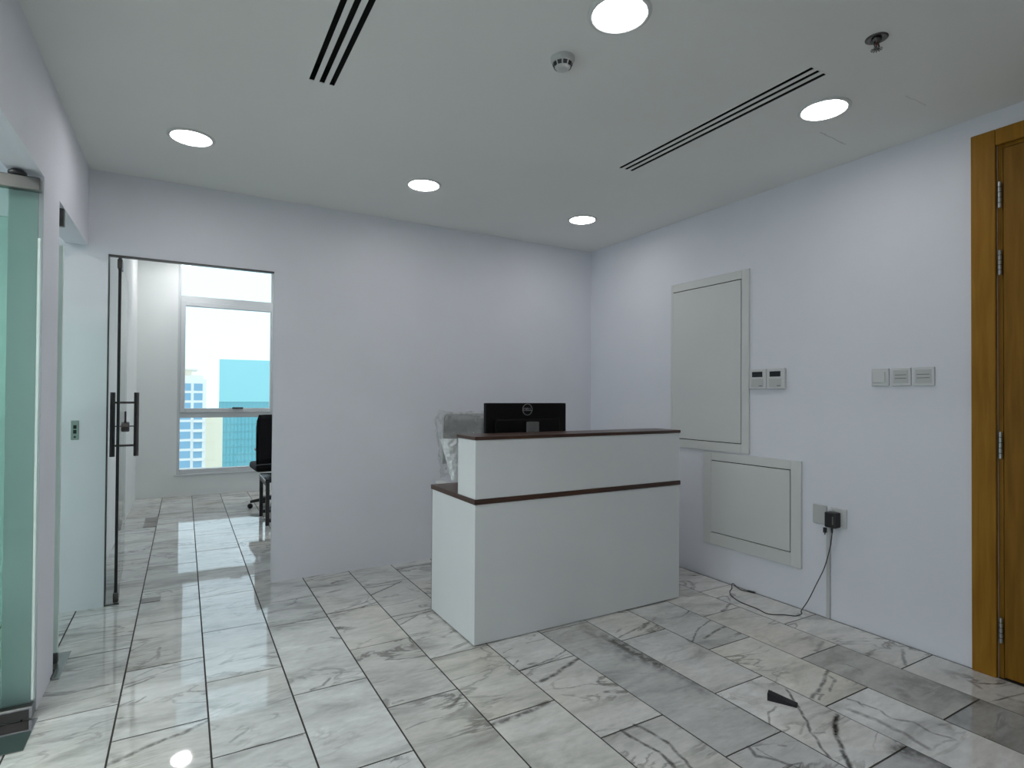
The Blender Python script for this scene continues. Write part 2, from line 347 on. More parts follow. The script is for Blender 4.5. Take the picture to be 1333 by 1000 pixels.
# floor: one slab of mortar, each marble tile a part
floor = MB().box(XS-.1, XR+.1, Y0-.1, YW+.1, -.12, -.0013).build('floor', M_GROUT)
struct(floor, 'polished white marble tile floor with grey veins and dark joints', 'floor')
X0T, WT, LT = -.22074, .317557, .6055
PHASE = {-1: 2.848, 0: 2.552, 1: 2.868, 2: 2.565, 3: 2.276, 4: 2.597, 5: 2.285, 6: 1.378, 7: 1.695, 8: 1.397, 9: 1.712, 10: 1.413}
STROKES = {
 0: [([(-0.209,2.988),(-0.157,3.012),(-0.106,3.039)],0.01,0.7),([(-0.157,2.831),(-0.127,2.862)],0.008,0.6),([(-0.215,2.401),(-0.162,2.429),(-0.125,2.448),(-0.048,2.478),(0.004,2.487),(0.095,2.535)],0.016,0.7),([(-0.219,3.017),(-0.092,3.064),(-0.001,3.097),(0.091,3.117)],0.009,0.5),([(-0.098,3.241),(-0.093,3.383)],0.012,0.5),([(-0.207,2.551),(-0.087,2.55),(0.093,2.548)],0.006,0.5),([(-0.135,3.225),(-0.094,3.295)],0.008,0.4)],
 1: [([(0.201,2.263),(0.283,2.259),(0.4,2.253)],0.008,0.5),([(0.161,2.338),(0.223,2.392)],0.01,0.4)],
 2: [([(0.488,2.582),(0.542,2.589),(0.579,2.639)],0.01,0.6),([(0.626,3.375),(0.737,3.378)],0.01,0.7),([(0.5,2.715),(0.724,2.639)],0.005,0.3),([(0.682,3.085),(0.73,3.048)],0.008,0.55),([(0.405,3.449),(0.453,3.447)],0.006,0.4)],
 3: [([(0.953,2.153),(0.994,2.176),(1.039,2.221)],0.012,0.6),([(0.754,2.093),(0.829,2.109),(0.907,2.108)],0.006,0.5),([(0.737,3.418),(0.865,3.414),(0.989,3.445),(1.049,3.471)],0.01,0.7),([(0.787,3.444),(0.955,3.493),(1.044,3.535)],0.008,0.6),([(0.746,2.337),(0.734,2.289)],0.02,0.5),([(0.767,2.298),(0.811,2.3)],0.01,0.4)],
 4: [([(1.05,1.96),(1.12,1.963),(1.212,1.968),(1.327,1.989)],0.022,0.8),([(1.048,3.761),(1.182,3.757),(1.288,3.752)],0.008,0.6),([(1.047,3.612),(1.159,3.682),(1.308,3.778)],0.012,0.75),([(1.048,3.153),(1.151,3.147),(1.292,3.177)],0.009,0.7),([(1.053,3.063),(1.203,3.158),(1.296,3.188)],0.008,0.6),([(1.297,3.623),(1.343,3.53)],0.012,0.3)],
 5: [([(1.365,2.279),(1.477,2.295),(1.584,2.308),(1.687,2.356)],0.008,0.7),([(1.392,2.482),(1.457,2.495)],0.006,0.5),([(1.36,2.334),(1.414,2.375)],0.007,0.6),([(1.402,2.152),(1.478,2.166),(1.571,2.207),(1.68,2.244)],0.017,0.85),([(1.417,2.267),(1.563,2.292),(1.667,2.309)],0.006,0.5),([(1.544,2.518),(1.658,2.518)],0.006,0.4),([(1.47,1.683),(1.477,1.585),(1.501,1.519),(1.487,1.453),(1.475,1.413)],0.011,0.85),([(1.536,1.687),(1.561,1.592),(1.562,1.526),(1.547,1.453),(1.529,1.387)],0.01,0.8),([(1.364,4.044),(1.505,4.074),(1.649,4.062)],0.016,0.85),([(1.358,3.472),(1.406,3.461)],0.012,0.8),([(1.349,2.159),(1.438,2.156)],0.008,0.4)],
 6: [([(1.966,2.313),(1.968,2.14),(1.981,1.986)],0.05,0.9),([(1.956,2.396),(1.9,2.121)],0.045,0.5),([(1.981,1.986),(1.994,1.796),(1.971,1.733)],0.035,0.45),([(1.915,2.51),(1.913,2.311)],0.035,0.4),([(1.805,1.373),(1.783,1.325),(1.823,1.277),(1.86,1.2)],0.011,0.7),([(1.822,1.353),(1.823,1.307),(1.84,1.215)],0.006,0.5),([(1.916,1.326),(1.929,1.314)],0.01,0.5),([(1.947,2.552),(1.873,2.262)],0.05,0.3)],
 7: [([(2.019,2.338),(2.13,2.367),(2.313,2.422)],0.01,0.6),([(2.171,2.356),(2.317,2.42)],0.016,0.7),([(2.324,2.146),(2.312,2.11)],0.014,0.5),([(2.309,1.565),(2.248,1.492),(2.183,1.408),(2.089,1.311),(2.043,1.244),(2.002,1.191)],0.009,0.85),([(2.139,1.498),(2.063,1.476),(2.003,1.429),(1.982,1.388)],0.007,0.6),([(2.087,1.306),(2.133,1.292)],0.008,0.5),([(2.046,1.335),(2.144,1.368)],0.008,0.4),([(2.297,1.338),(2.217,1.297),(2.116,1.224),(2.059,1.169),(2.006,1.112)],0.014,1),([(2.286,1.081),(2.346,1.016),(2.319,0.935)],0.06,0.9)],
 8: [([(2.259,2.076),(2.367,2.144),(2.487,2.215),(2.643,2.264)],0.007,0.7),([(2.41,2.109),(2.513,2.141),(2.628,2.16)],0.012,0.75),([(2.633,1.577),(2.511,1.521),(2.409,1.487),(2.325,1.462)],0.012,0.8),([(2.331,1.466),(2.375,1.477),(2.405,1.46),(2.348,1.442)],0.008,0.7),([(2.591,1.541),(2.578,1.508),(2.514,1.481),(2.453,1.462)],0.01,0.7),([(2.409,1.668),(2.304,1.622),(2.348,1.637)],0.006,0.3),([(2.46,1.386),(2.478,1.348),(2.458,1.319)],0.009,0.7),([(2.476,1.329),(2.486,1.27),(2.467,1.217),(2.512,1.155),(2.496,1.081),(2.522,1.022)],0.01,0.6),([(2.384,1.334),(2.401,1.241),(2.395,1.127),(2.372,1.048)],0.018,0.6),([(2.52,1.023),(2.472,1.034),(2.374,1.036)],0.008,0.35)],
 9: [([(2.804,2.321),(2.939,2.376)],0.014,0.7),([(2.78,1.724),(2.923,1.779)],0.016,0.45),([(2.855,1.312),(2.938,1.243),(2.95,1.125)],0.1,0.55),([(2.736,1.318),(2.681,1.262)],0.03,0.5),([(2.719,1.373),(2.864,1.347)],0.02,0.3)],
 10: [([(3.19,1.515),(3.01,1.426)],0.014,0.65),([(3.102,1.206),(3.071,1.145)],0.014,0.5),([(3.066,1.081),(3.083,1.001)],0.02,0.3)],
}

M_MARBLE = marble('marble')
TINT = {  # (row, middle y of the slab): colour and veining, as seen
}
def slab_tint(k, ym):
    r = random.uniform(.86, .99); v = random.uniform(.45, 1.0)
    c = [r, r, r]
    if k <= 2: c = [r*.97, r*1.0, r*1.0]; v *= .7
    if k in (3, 4): c = [r*.99, r*.99, r*.965]
    if k == 6 and 1.378 < ym < 2.6: c = [.74, .75, .76]; v = .2
    if k == 6 and ym < 1.378: c = [.80, .81, .83]; v = .9
    if k == 9 and 1.1 < ym < 1.7: c = [.66, .65, .62]; v = .6
    if k == 9 and ym < 1.1: c = [.55, .56, .57]; v = .6
    if k == 7 and 1.7 < ym < 2.3: c = [.92, .92, .93]; v = .2
    if k == 7 and ym < 1.09: c = [.72, .72, .74]
    if k == 8 and 1.4 < ym < 2.0: c = [.98, .965, .92]
    if k in (7, 8) and 1.0 < ym < 1.69: c = [1.06, 1.06, 1.07] if k == 7 or ym < 1.39 else c
    if k >= 9 and ym > 1.7: c = [.99, .97, .95]
    return (*c, v)
mcache = {}
for k in range(-9, 11):
    xa = X0T+k*WT; xb = xa+WT
    xa = max(xa, XS); xb = min(xb, XR-.009)
    if xb-xa < .02: continue
    ph = PHASE.get(k, 2.3+.3*(k % 2))
    cuts = []
    n0 = math.floor((Y0-ph)/LT)
    for j in range(n0, n0+20):
        y = ph+j*LT
        if Y0+.02 < y < YW-.02: cuts.append(y)
    if k < -2: cuts = [y for y in cuts if y < D]      # side room only
    if k == 6: cuts = [y for y in cuts if not 1.9 < y < 2.1]
    if k == 2: cuts = [y for y in cuts if not 3.1 < y < 3.25]+[3.385]
    if k == 3: cuts = [y for y in cuts if not 3.45 < y < 3.55]+[3.43]
    if k == 5: cuts = [y for y in cuts if not 1.65 < y < 1.7]+[1.685]
    cuts = [Y0]+sorted(cuts)+[YW if k >= -2 else D]
    for ya, yb in zip(cuts[:-1], cuts[1:]):
        ym = (ya+yb)/2; g = .0034
        sel = [s for s in STROKES.get(k, []) if any(ya-.03 < p[1] < yb+.03 for p in s[0])]
        mat = M_MARBLE
        if sel: mat = marble('marble_veined', sel)
        w2, l2 = (xb-xa)/2-g, (yb-ya)/2-g
        mb = MB().box(-w2, w2, -l2, l2, -.006, 0)
        o = mb.build('marble_tile', mat, floor, ((xa+xb)/2, ym, random.uniform(-.0004, .0004)))
        o.rotation_euler = (random.uniform(-.0007, .0007), random.uniform(-.0007, .0007), 0)
        o.color = slab_tint(k, ym)

# walls
WH = H+.1
struct(MB().box(XR, XR+.14, 1.15, YW+.13, -.01, HO+.1).box(XR, XR+.14, Y0-.1, .17, -.01, WH).box(XR, XR+.14, .17, 1.15, 2.465, WH)
       .build('wall_right', M_WALL), 'white painted wall on the right holding access panels, switches and wooden door', 'wall')
OX0, OX1, OZ = -.406, .5275, 2.128
struct(MB().box(XS-.1, OX0, D, DB, -.01, WH).box(OX1, XR, D, DB, -.01, HO+.1).box(OX0, OX1, D, DB, OZ, HO+.1).box(XL2, OX0, D, DB, WH, HO+.1)
       .build('wall_back', M_WALL), 'white painted wall behind the desk with frameless doorway', 'wall')
LN0, LN1, LF0, LZ = -.2, 2.958, 3.29, 2.167
struct(MB().box(XL2, XL, Y0, LN0, -.01, WH).box(XL2, XL, LN0, LN1, LZ, WH).box(XL2, XL, LN1, LF0, -.01, WH).box(XL2, XL, LF0, D, LZ, WH)
       .build('wall_left', M_WALL), 'white painted wall on the left with two glass door openings', 'wall')
struct(MB().box(XS-.1, XR+.1, Y0-.14, Y0, -.01, WH).build('wall_rear', M_WALL), 'plain white painted wall behind the camera', 'wall')
struct(MB().box(XL2, XL, DB, YW+.13, -.01, HO+.1).build('wall_office_left', M_WALLO), 'white painted left wall of the office beyond the doorway', 'wall')
WX0, WX1, WZ0, WZ1 = -.075, 3.1, .275, 3.0
struct(MB().box(XL, WX0, YW, YW+.13, -.01, HO+.1).box(WX1, XR, YW, YW+.13, -.01, HO+.1).box(WX0, WX1, YW, YW+.13, -.01, WZ0).box(WX0, WX1, YW, YW+.13, WZ1, HO+.1)
       .build('wall_office_end', M_WALLO), 'white painted end wall of the office around its window', 'wall')
SW = (.2, 4.0, .25, 2.5)
struct(MB().box(XS-.13, XS, Y0, SW[0], -.01, WH).box(XS-.13, XS, SW[1], D, -.01, WH).box(XS-.13, XS, SW[0], SW[1], -.01, SW[2]).box(XS-.13, XS, SW[0], SW[1], SW[3], WH)
       .build('wall_side_room', M_WALL), 'white painted window wall of the side room behind the glass doors', 'wall')
# ceiling: holes only where the slot diffusers sit
V1 = (.445, .550, 1.335, 2.512)      # slot field x0,x1,y0,y1
V2 = (2.190, 2.294, 1.378, 2.556)
def ceiling_mesh(x0, x1, y0, y1, holes, z0, z1):
    xs = sorted({x0, x1} | {h[0] for h in holes} | {h[1] for h in holes}); ys = sorted({y0, y1} | {h[2] for h in holes} | {h[3] for h in holes})
    mb = MB()
    for a, b in zip(xs[:-1], xs[1:]):
        for c, d in zip(ys[:-1], ys[1:]):
            if any(h[0]-1e-6 <= a and b <= h[1]+1e-6 and h[2]-1e-6 <= c and d <= h[3]+1e-6 for h in holes): continue
            mb.add([(a,c,z0),(b,c,z0),(b,d,z0),(a,d,z0)], [(0,3,2,1)])
            mb.add([(a,c,z1),(b,c,z1),(b,d,z1),(a,d,z1)], [(0,1,2,3)])
    return mb
ceil = ceiling_mesh(XS, XR, Y0, D, [V1, V2], H, H+.08).build('ceiling', M_CEIL)
struct(ceil, 'white painted flat plasterboard ceiling of the lobby', 'ceiling')
# two hairline cracks in the plaster near the wooden door
t_ = M_CEIL.node_tree
geo_ = N(t_, 'ShaderNodeNewGeometry'); nz_ = N(t_, 'ShaderNodeTexNoise'); nz_.inputs['Scale'].default_value = 25; L(t_, geo_.outputs['Position'], nz_.inputs['Vector'])
sb_ = N(t_, 'ShaderNodeVectorMath', operation='MULTIPLY_ADD'); L(t_, nz_.outputs['Color'], sb_.inputs[0]); sb_.inputs[1].default_value = (.02, .02, 0); sb_.inputs[2].default_value = (-.01, -.01, -H)
ps_ = N(t_, 'ShaderNodeVectorMath', operation='ADD'); L(t_, geo_.outputs['Position'], ps_.inputs[0]); L(t_, sb_.outputs[0], ps_.inputs[1])
fac_ = strokes_fac(t_, ps_.outputs[0], [([(2.769, 1.694), (3.014, 1.71)], .005, .35), ([(2.763, 1.297), (2.925, 1.293)], .004, .25)])
pb_ = next(n for n in t_.nodes if n.type == 'BSDF_PRINCIPLED'); src_ = pb_.inputs['Base Color'].links[0].from_socket
mc_ = N(t_, 'ShaderNodeMix', data_type='RGBA'); L(t_, fac_, mc_.inputs[0]); L(t_, src_, mc_.inputs[6]); mc_.inputs[7].default_value = (.15, .15, .14, 1); L(t_, mc_.outputs[2], pb_.inputs['Base Color'])
struct(MB().box(XL, XR, DB, YW, HO, HO+.08).build('ceiling_office', M_CEIL), 'white painted flat ceiling of the office beyond the doorway', 'ceiling')

# office window
win = thing('window_1', 'white aluminium framed tall window of the office seen through the doorway', 'window', (0, YW, 0), kind='structure')
fy0, fy1 = .0, .075
def bar(mb, x0, x1, z0, z1, y0=fy0, y1=fy1): return mb.bbox(x0, x1, y0, y1, z0, z1, .004)
f = MB(); bar(f, WX0, WX0+.03, WZ0, WZ1); bar(f, WX1-.03, WX1, WZ0, WZ1); bar(f, WX0+.03, WX1-.03, WZ1-.04, WZ1); bar(f, WX0+.03, WX1-.03, WZ0, WZ0+.058)
f.build('window_frame', M_ALU, win)
for xm in (1.012, 2.1): bar(MB(), xm, xm+.05, WZ0+.058, WZ1-.04).build('mullion', M_ALU, win)
cols = ((WX0+.03, 1.012), (1.062, 2.1), (2.15, WX1-.03))
for a, b in cols:
    bar(MB(), a, b, 2.455, 2.53).build('transom', M_ALU, win)
    bar(MB(), a, b, .985, 1.05).build('transom', M_ALU, win)
    s = MB(); sy0, sy1 = -.022, .05
    bar(s, a, a+.052, 1.05, 2.455, sy0, sy1); bar(s, b-.012, b, 1.05, 2.455, sy0, sy1)
    bar(s, a+.052, b-.012, 1.05, 1.105, sy0, sy1); bar(s, a+.052, b-.012, 2.40, 2.455, sy0, sy1)
    sash = s.build('sash', M_ALU, win)
    MB().bbox((a+b)/2+.06, (a+b)/2+.19, -.05, -.022, 1.095, 1.117, .004).build('handle', M_DSTEEL, sash)
    MB().box(a+.05, b-.01, .012, .018, 1.10, 2.405).build('pane', M_GLASS, sash)
    MB().box(a, b, .035, .041, .333, .985).build('pane', M_GLASS, win)
    MB().box(a, b, .035, .041, 2.53, WZ1-.04).build('pane', M_GLASS, win)
MB().bbox(WX0-.03, WX1, -.018, 0, .255, .277, .003).build('sill', M_ALU, win)
# side room window
win2 = thing('window_2', 'white aluminium framed window of the side room behind the glass doors', 'window', (XS, 0, 0), kind='structure')
f = MB().box(-.1, -.03, SW[0], SW[0]+.05, SW[2], SW[3]).box(-.1, -.03, SW[1]-.05, SW[1], SW[2], SW[3]).box(-.1, -.03, SW[0], SW[1], SW[2], SW[2]+.05).box(-.1, -.03, SW[0], SW[1], SW[3]-.05, SW[3])
f.build('window_frame', M_ALU, win2)
MB().box(-.1, -.03, 2.07, 2.12, SW[2]+.05, SW[3]-.05).build('mullion', M_ALU, win2)
for a, b in ((SW[0]+.05, 2.07), (2.12, SW[1]-.05)): MB().box(-.07, -.064, a, b, SW[2]+.05, SW[3]-.05).build('pane', M_GLASS, win2)

# skirting joint along the right wall is the open gap of the tiles; glass door in the back doorway
door_in = thing('door_1', 'clear glass door standing open in the office doorway with twin pull bars', 'door', (-.351, 4.245, 0), kind='structure')
ang = math.atan2(.027, .86)
door_in.rotation_euler = (0, 0, ang)
MB().bbox(-.005, .005, .0, .88, .012, 2.095, .0015).build('glass_leaf', M_CLEAR, door_in)
MB().box(-.008, .008, -.014, -.0005, .012, 2.10).build('edge_strip', M_BLACK, door_in)  # black seal along the hinge edge
h = MB()
for sx in (-.072, .072): h.tube([(sx, .757, .826), (sx, .757, 1.292)], .0165, 14)
h.build('pull_bar', M_DSTEEL, door_in)
h = MB()
for z in (.905, 1.218): h.tube([(-.072, .757, z), (.072, .757, z)], .008, 10)
h.build('standoff', M_DSTEEL, door_in)
lk = MB().lathe([(0, -.03), (.032, -.03), (.036, -.024), (.036, .024), (.032, .03), (0, .03)], 8, (0, .757, 1.04), 'x', False).build('lock', M_DSTEEL, door_in)
MB().bbox(-.011, .011, .75, .764, 1.055, 1.155, .003).build('thumb_turn', M_DSTEEL, lk)
MB().tube([(-.065, .757, 1.045), (.065, .757, 1.045)], .004, 8).build('lock_bolt', M_DSTEEL, lk)
MB().bbox(-.013, .013, -.02, .10, 2.055, 2.112, .003).build('top_patch', M_DSTEEL, door_in)
MB().bbox(-.014, .014, -.02, .10, .006, .062, .003).build('bottom_patch', M_DSTEEL, door_in)
MB().lathe([(.009, 2.11), (.009, 2.127)], 12, (0, 0, 0)).build('pivot', M_DSTEEL, door_in)
# metal lining of the doorway
tr1 = MB().box(OX0, OX1, D-.002, DB+.002, OZ-.010, OZ-.001).build('trim_1', M_DSTEEL); struct(tr1, 'thin dark steel channel under the doorway head', 'trim')
tr2 = MB().box(OX0, OX0+.006, D-.001, DB+.002, .0, OZ-.010).build('trim_2', M_DSTEEL); struct(tr2, 'thin dark steel channel up the left side of the office doorway', 'trim')
tr3 = MB().box(OX0+.006, -.33, D+.004, D+.020, .0008, .006).build('trim_3', M_DSTEEL); struct(tr3, 'short dark threshold strip under the clear glass door', 'trim')

# green glass door, near opening, swung into the side room
door_near = thing('door_2', 'green tinted glass door with steel rails at the left edge of the picture', 'door', (-.508, 2.905, 0), kind='structure')
MB().bbox(-.95, -.004, -.006, .006, .06, 2.10, .0015).build('glass_leaf', M_GREEN, door_near)
MB().box(-.0035, .0045, -.008, .008, .07, 1.90).build('edge_strip', M_GLINT, door_near)  # bright glint of the glass edge, built as a pale strip
MB().bbox(-.95, .004, -.02, .02, 2.086, 2.138, .003).build('top_rail', M_RAIL, door_near)
br = MB().bbox(-.95, .004, -.024, .024, .006, .052, .003).build('bottom_rail', M_DSTEEL, door_near)
MB().bbox(-.95, .004, -.026, -.0242, .043, .0505, .0005).bbox(-.006, .0045, -.0262, -.0245, .008, .05, .0005).build('rail_trim', M_CHROME, br)
MB().lathe([(0, 2.138), (.028, 2.138), (.03, 2.145), (.03, 2.152), (.02, 2.16), (0, 2.16)], 20, (-.07, 0, 0)).build('pivot', M_BLACK, door_near)
# glass door of the far opening, swung into the side room: its hinge edge shows
door_far = thing('door_3', 'glass door swung open beyond the short wall pier with steel patch fittings', 'door', (-.508, 3.40, 0), kind='structure')
MB().bbox(-.80, -.02, .0, .010, .012, 2.09, .0015).build('glass_leaf', M_GREEN, door_far)
MB().bbox(-.022, .004, -.004, .016, .012, 1.985, .002).build('edge_strip', M_GLINT, door_far)  # light on the hinge edge of the glass, painted as a strip
MB().bbox(-.07, .006, -.008, .018, 2.075, 2.16, .003).build('top_patch', M_DSTEEL, door_far)
MB().bbox(-.07, .004, -.008, .018, .008, .06, .003).build('bottom_patch', M_DSTEEL, door_far)
fs2 = thing('floor_spring_plate', 'polished steel cover plate in the floor in front of the green glass door', 'floor plate', (-.56, 2.76, 0))
MB().bbox(-.09, .075, -.12, .118, .0005, .004, .001).build('cover_plate', M_MIRROR, fs2)
fs_ = thing('floor_spring_plate', 'steel floor spring cover plate set in the marble below the left glass door', 'floor plate', (-.492, 3.39, 0))
MB().bbox(-.030, .020, -.165, .155, .0005, .004, .001).build('cover_plate', M_STEEL, fs_)
MB().bbox(-.026, -.006, -.16, -.06, .004, .009, .001).build('pivot_block', M_DSTEEL, fs_)
st = thing('strike_plate', 'small steel strike plate on the white jamb left of the doorway', 'strike plate', (-.556, D, 1.065))
MB().bbox(-.019, .019, -.003, 0, -.057, .057, .001).build('plate', M_STEEL, st)
MB().box(-.008, .008, -.0036, -.0029, .008, .03).box(-.008, .008, -.0036, -.0029, -.02, .002).box(-.005, .005, -.0036, -.0029, -.045, -.035).build('keyhole', M_BLACK, st)

# wooden door in the right wall
wdr = thing('door_4', 'tall honey brown wooden door with wide flat architrave at the right edge', 'door', (XR, 0, 0), kind='structure')
MB().bbox(-.022, .0, 1.150, 1.244, .0, 2.532, .002).build('door_frame', M_OAK, wdr)
MB().bbox(-.022, .0, .10, 1.1485, 2.457, 2.532, .002).build('door_frame', M_OAK, wdr)
MB().bbox(-.022, .0, .076, .17, .0, 2.4555, .002).build('door_frame', M_OAK, wdr)
MB().box(.041, .07, 1.10, 1.1495, .0, 2.46).box(.006, .041, 1.1315, 1.1495, .0, 2.46).box(.041, .07, .172, 1.10, 2.42, 2.46).box(.006, .041, .172, 1.1315, 2.445, 2.46).box(.041, .07, .172, 1.10, .0, .03).build('rebate', M_OAK, wdr)
leaf = MB().bbox(-.004, .04, .18, 1.127, .008, 2.44, .003).build('door_leaf', M_OAK_SHADE, wdr)
for za, zb in ((2.165, 2.285), (1.855, 1.968), (1.008, 1.130), (.165, .280)):
    hg = MB().tube([(-.012, 1.1365, za), (-.012, 1.1365, zb)], .0075, 10).build('hinge', M_STEEL, wdr)
    k = MB()
    for q in range(1, 5):
        z = za+(zb-za)*q/5; k.tube([(-.012, 1.1365, z-.0015), (-.012, 1.1365, z+.0015)], .0082, 10)
    k.build('knuckle_gap', M_BLACK, hg)

# ------------------------------------------------------------------ things on the ceiling
def downlight(x, y, z, label, mat, group='round ceiling downlights'):
    t = thing('ceiling_downlight', label, 'downlight', (x, y, z), group=group)
    MB().lathe([(.094, -.0005), (.094, -.006), (.099, -.009), (.109, -.006), (.112, -.0005)], 40).build('trim_ring', M_WPLAST, t)
    MB().lathe([(0, -.0052), (.094, -.0052), (.094, -.0015), (0, -.0015)], 40).build('diffuser', mat, t)
    return t
LX = (.018, 1.307, 2.60); LY = 3.40
downlight(LX[0], LY, H, 'round white downlight over the glass doorway, leftmost of the back row', M_LED)
downlight(LX[1], LY, H, 'round white downlight in the middle of the back row', M_LED)
downlight(LX[2], LY+.05, H, 'round white downlight in the back corner above the monitor', M_LED)
downlight(LX[1], 1.525, H, 'round white downlight cut by the top edge of the picture', M_LED)
downlight(2.562, 1.55, H, 'round white downlight beside the long ceiling slot, nearest the wooden door', M_LED)
downlight(LX[0], 1.53, H, 'round white downlight overhead left, out of the picture', M_LED)
SX = (-1.45, -2.5)  # unseen lamps added to brighten the desk side and right wall
for x in SX:
    for y, w_ in ((2.3, 'far'), (.4, 'near')):
        downlight(x, y, H, 'unseen round downlight added in the side room, %s one in the %s row' % (w_, 'inner' if x > -2 else 'outer'), M_LED2, 'added side room downlights')
downlight(.016, 7.75, HO, 'round downlight in the office mirrored as a bright spot on the floor', M_LED3, 'office downlights')
downlight(1.6, 7.75, HO, 'round downlight in the office hidden behind the wall, window side', M_LED3, 'office downlights')
downlight(2.9, 7.75, HO, 'round downlight added in the office, unseen behind the wall, far right window corner', M_LED3, 'office downlights')  # this and the next lamp are added to even out the office light
downlight(2.9, 5.8, HO, 'round downlight added in the office, unseen behind the wall, far right door corner', M_LED3, 'office downlights')
downlight(1.6, 5.8, HO, 'round downlight in the office hidden behind the wall, door side', M_LED3, 'office downlights')

def slot_vent(v, label):
    x0, x1, y0, y1 = v; t = thing('slot_diffuser', label, 'vent', ((x0+x1)/2, (y0+y1)/2, H), group='linear slot air diffusers')
    w = (x1-x0)/2; l = (y1-y0)/2
    MB().add([(-w,-l,0),(w,-l,0),(w,l,0),(-w,l,0),(-w,-l,.075),(w,-l,.075),(w,l,.075),(-w,l,.075)], [(4,5,6,7),(0,1,5,4),(1,2,6,5),(2,3,7,6),(3,0,4,7)]).build('duct_box', M_DARK, t)
    s = .0215; g = (2*w-3*s)/2
    for q in range(2):
        xa = -w+s+q*(s+g)
        MB().box(xa, xa+g, -l, l, -.0015, .0015).build('slot_bar', M_CEIL, t)
    MB().box(-w-.006, -w, -l-.006, l+.006, -.0015, .002).box(w, w+.006, -l-.006, l+.006, -.0015, .002).box(-w, w, -l-.006, -l, -.0015, .002).box(-w, w, l, l+.006, -.0015, .002).build('edge_frame', M_CEIL, t)
slot_vent(V1, 'three slot air diffuser at the top left, cut by the picture edge')
slot_vent(V2, 'long three slot air diffuser in the right half of the ceiling')

sd = thing('smoke_detector', 'round white smoke detector on the ceiling beside the front downlight', 'smoke detector', (1.287, 1.842, H))
sd.scale = (.86, .86, .95)
MB().lathe([(.056, 0), (.056, -.010), (.050, -.016), (.047, -.018)], 36).build('base', M_GPLAST, sd)
cap = MB().lathe([(.045, -.018), (.045, -.024), (.036, -.040), (.030, -.046), (.018, -.049), (0, -.050)], 36).build('cap', M_GPLAST, sd)
for q in range(10):
    a = 2*PI*q/10; c_, s_ = math.cos(a), math.sin(a)
    pts = []
    for da, r_, z in ((-.23, .0447, -.0255), (.23, .0447, -.0255), (.23, .0372, -.0395), (-.23, .0372, -.0395)):
        pts.append((r_*math.cos(a+da), r_*math.sin(a+da), z))
    MB().poly(pts, (c_*.0025, s_*.0025, -.001)).build('smoke_slot', M_BLACK, cap)

sp = thing('fire_sprinkler', 'dark chrome pendent fire sprinkler on the ceiling near the wooden door', 'sprinkler', (2.223, 1.144, H))
sp.scale = (.82, .82, .74)
MB().lathe([(.046, 0), (.046, -.003), (.040, -.006), (.030, -.004), (.022, -.003), (.020, -.001)], 36).build('escutcheon', M_DSTEEL, sp)
MB().lathe([(.019, 0), (.019, -.016), (.013, -.018), (.013, -.026), (0, -.026)], 20).build('body', M_DSTEEL, sp)
for s in (-1, 1): MB().tube([(s*.012, 0, -.022), (s*.019, 0, -.032), (s*.016, 0, -.045), (s*.004, 0, -.055)], .0035, 8).build('frame_arm', M_DSTEEL, sp)
MB().tube([(0, 0, -.026), (0, 0, -.053)], .003, 8).build('glass_bulb', pbr('bulb', (.25, .05, .04), .2), sp)
d = MB(); nT = 12
for q in range(nT):
    a = 2*PI*q/nT; da = PI/nT*.75
    d.poly([(.004*math.cos(a-da), .004*math.sin(a-da), -.0565), (.024*math.cos(a-da*.6), .024*math.sin(a-da*.6), -.0585), (.024*math.cos(a+da*.6), .024*math.sin(a+da*.6), -.0585), (.004*math.cos(a+da), .004*math.sin(a+da), -.0565)], (0, 0, .0012))
d.lathe([(0, -.058), (.012, -.058), (.012, -.055), (0, -.055)], 16)
d.build('deflector', M_DSTEEL, sp)

# ------------------------------------------------------------------ reception desk
dk = thing('reception_desk', 'white reception desk with raised counter and dark walnut tops', 'desk', (1.292, 2.606, 0))
DW, DD = 1.452, .582
MB().bbox(.0, DW, .0, .020, .008, .7235, .001).build('front_panel', M_WHITE_LAM, dk)
for xa in (.0, DW-.02): MB().bbox(xa, xa+.02, .0205, DD-.004, .008, .7235, .001).build('side_panel', M_WHITE_LAM, dk)
MB().box(-.001, .021, DD-.0039, DD-.001, .008, .7235).build('edge_band', M_WALNUT, dk)
MB().bbox(-.006, DW+.006, -.005, DD+.004, .724, .750, .0015).build('worktop', M_WALNUT, dk)
MB().bbox(.0, DW, .0, .018, .7505, 1.054, .001).build('counter_front', M_WHITE_LAM, dk)
for xa in (.0, DW-.018): MB().bbox(xa, xa+.018, .0185, .212, .7505, 1.054, .001).build('counter_side', M_WHITE_LAM, dk)
MB().bbox(.019, DW-.019, .195, .211, .7505, 1.0535, .001).build('counter_back', M_WHITE_LAM, dk)
MB().bbox(-.006, DW+.006, -.005, .222, 1.0545, 1.072, .0015).build('counter_top', M_WALNUT, dk)
MB().box(.025, DW-.025, .021, .04, .3, .72).build('modesty_rail', M_WHITE_LAM, dk)
for xa in (.02, DW-.05):
    for ya in (.03, DD-.06): MB().box(xa, xa+.03, ya, ya+.03, 0, .008).build('glide', M_BLACK, dk)

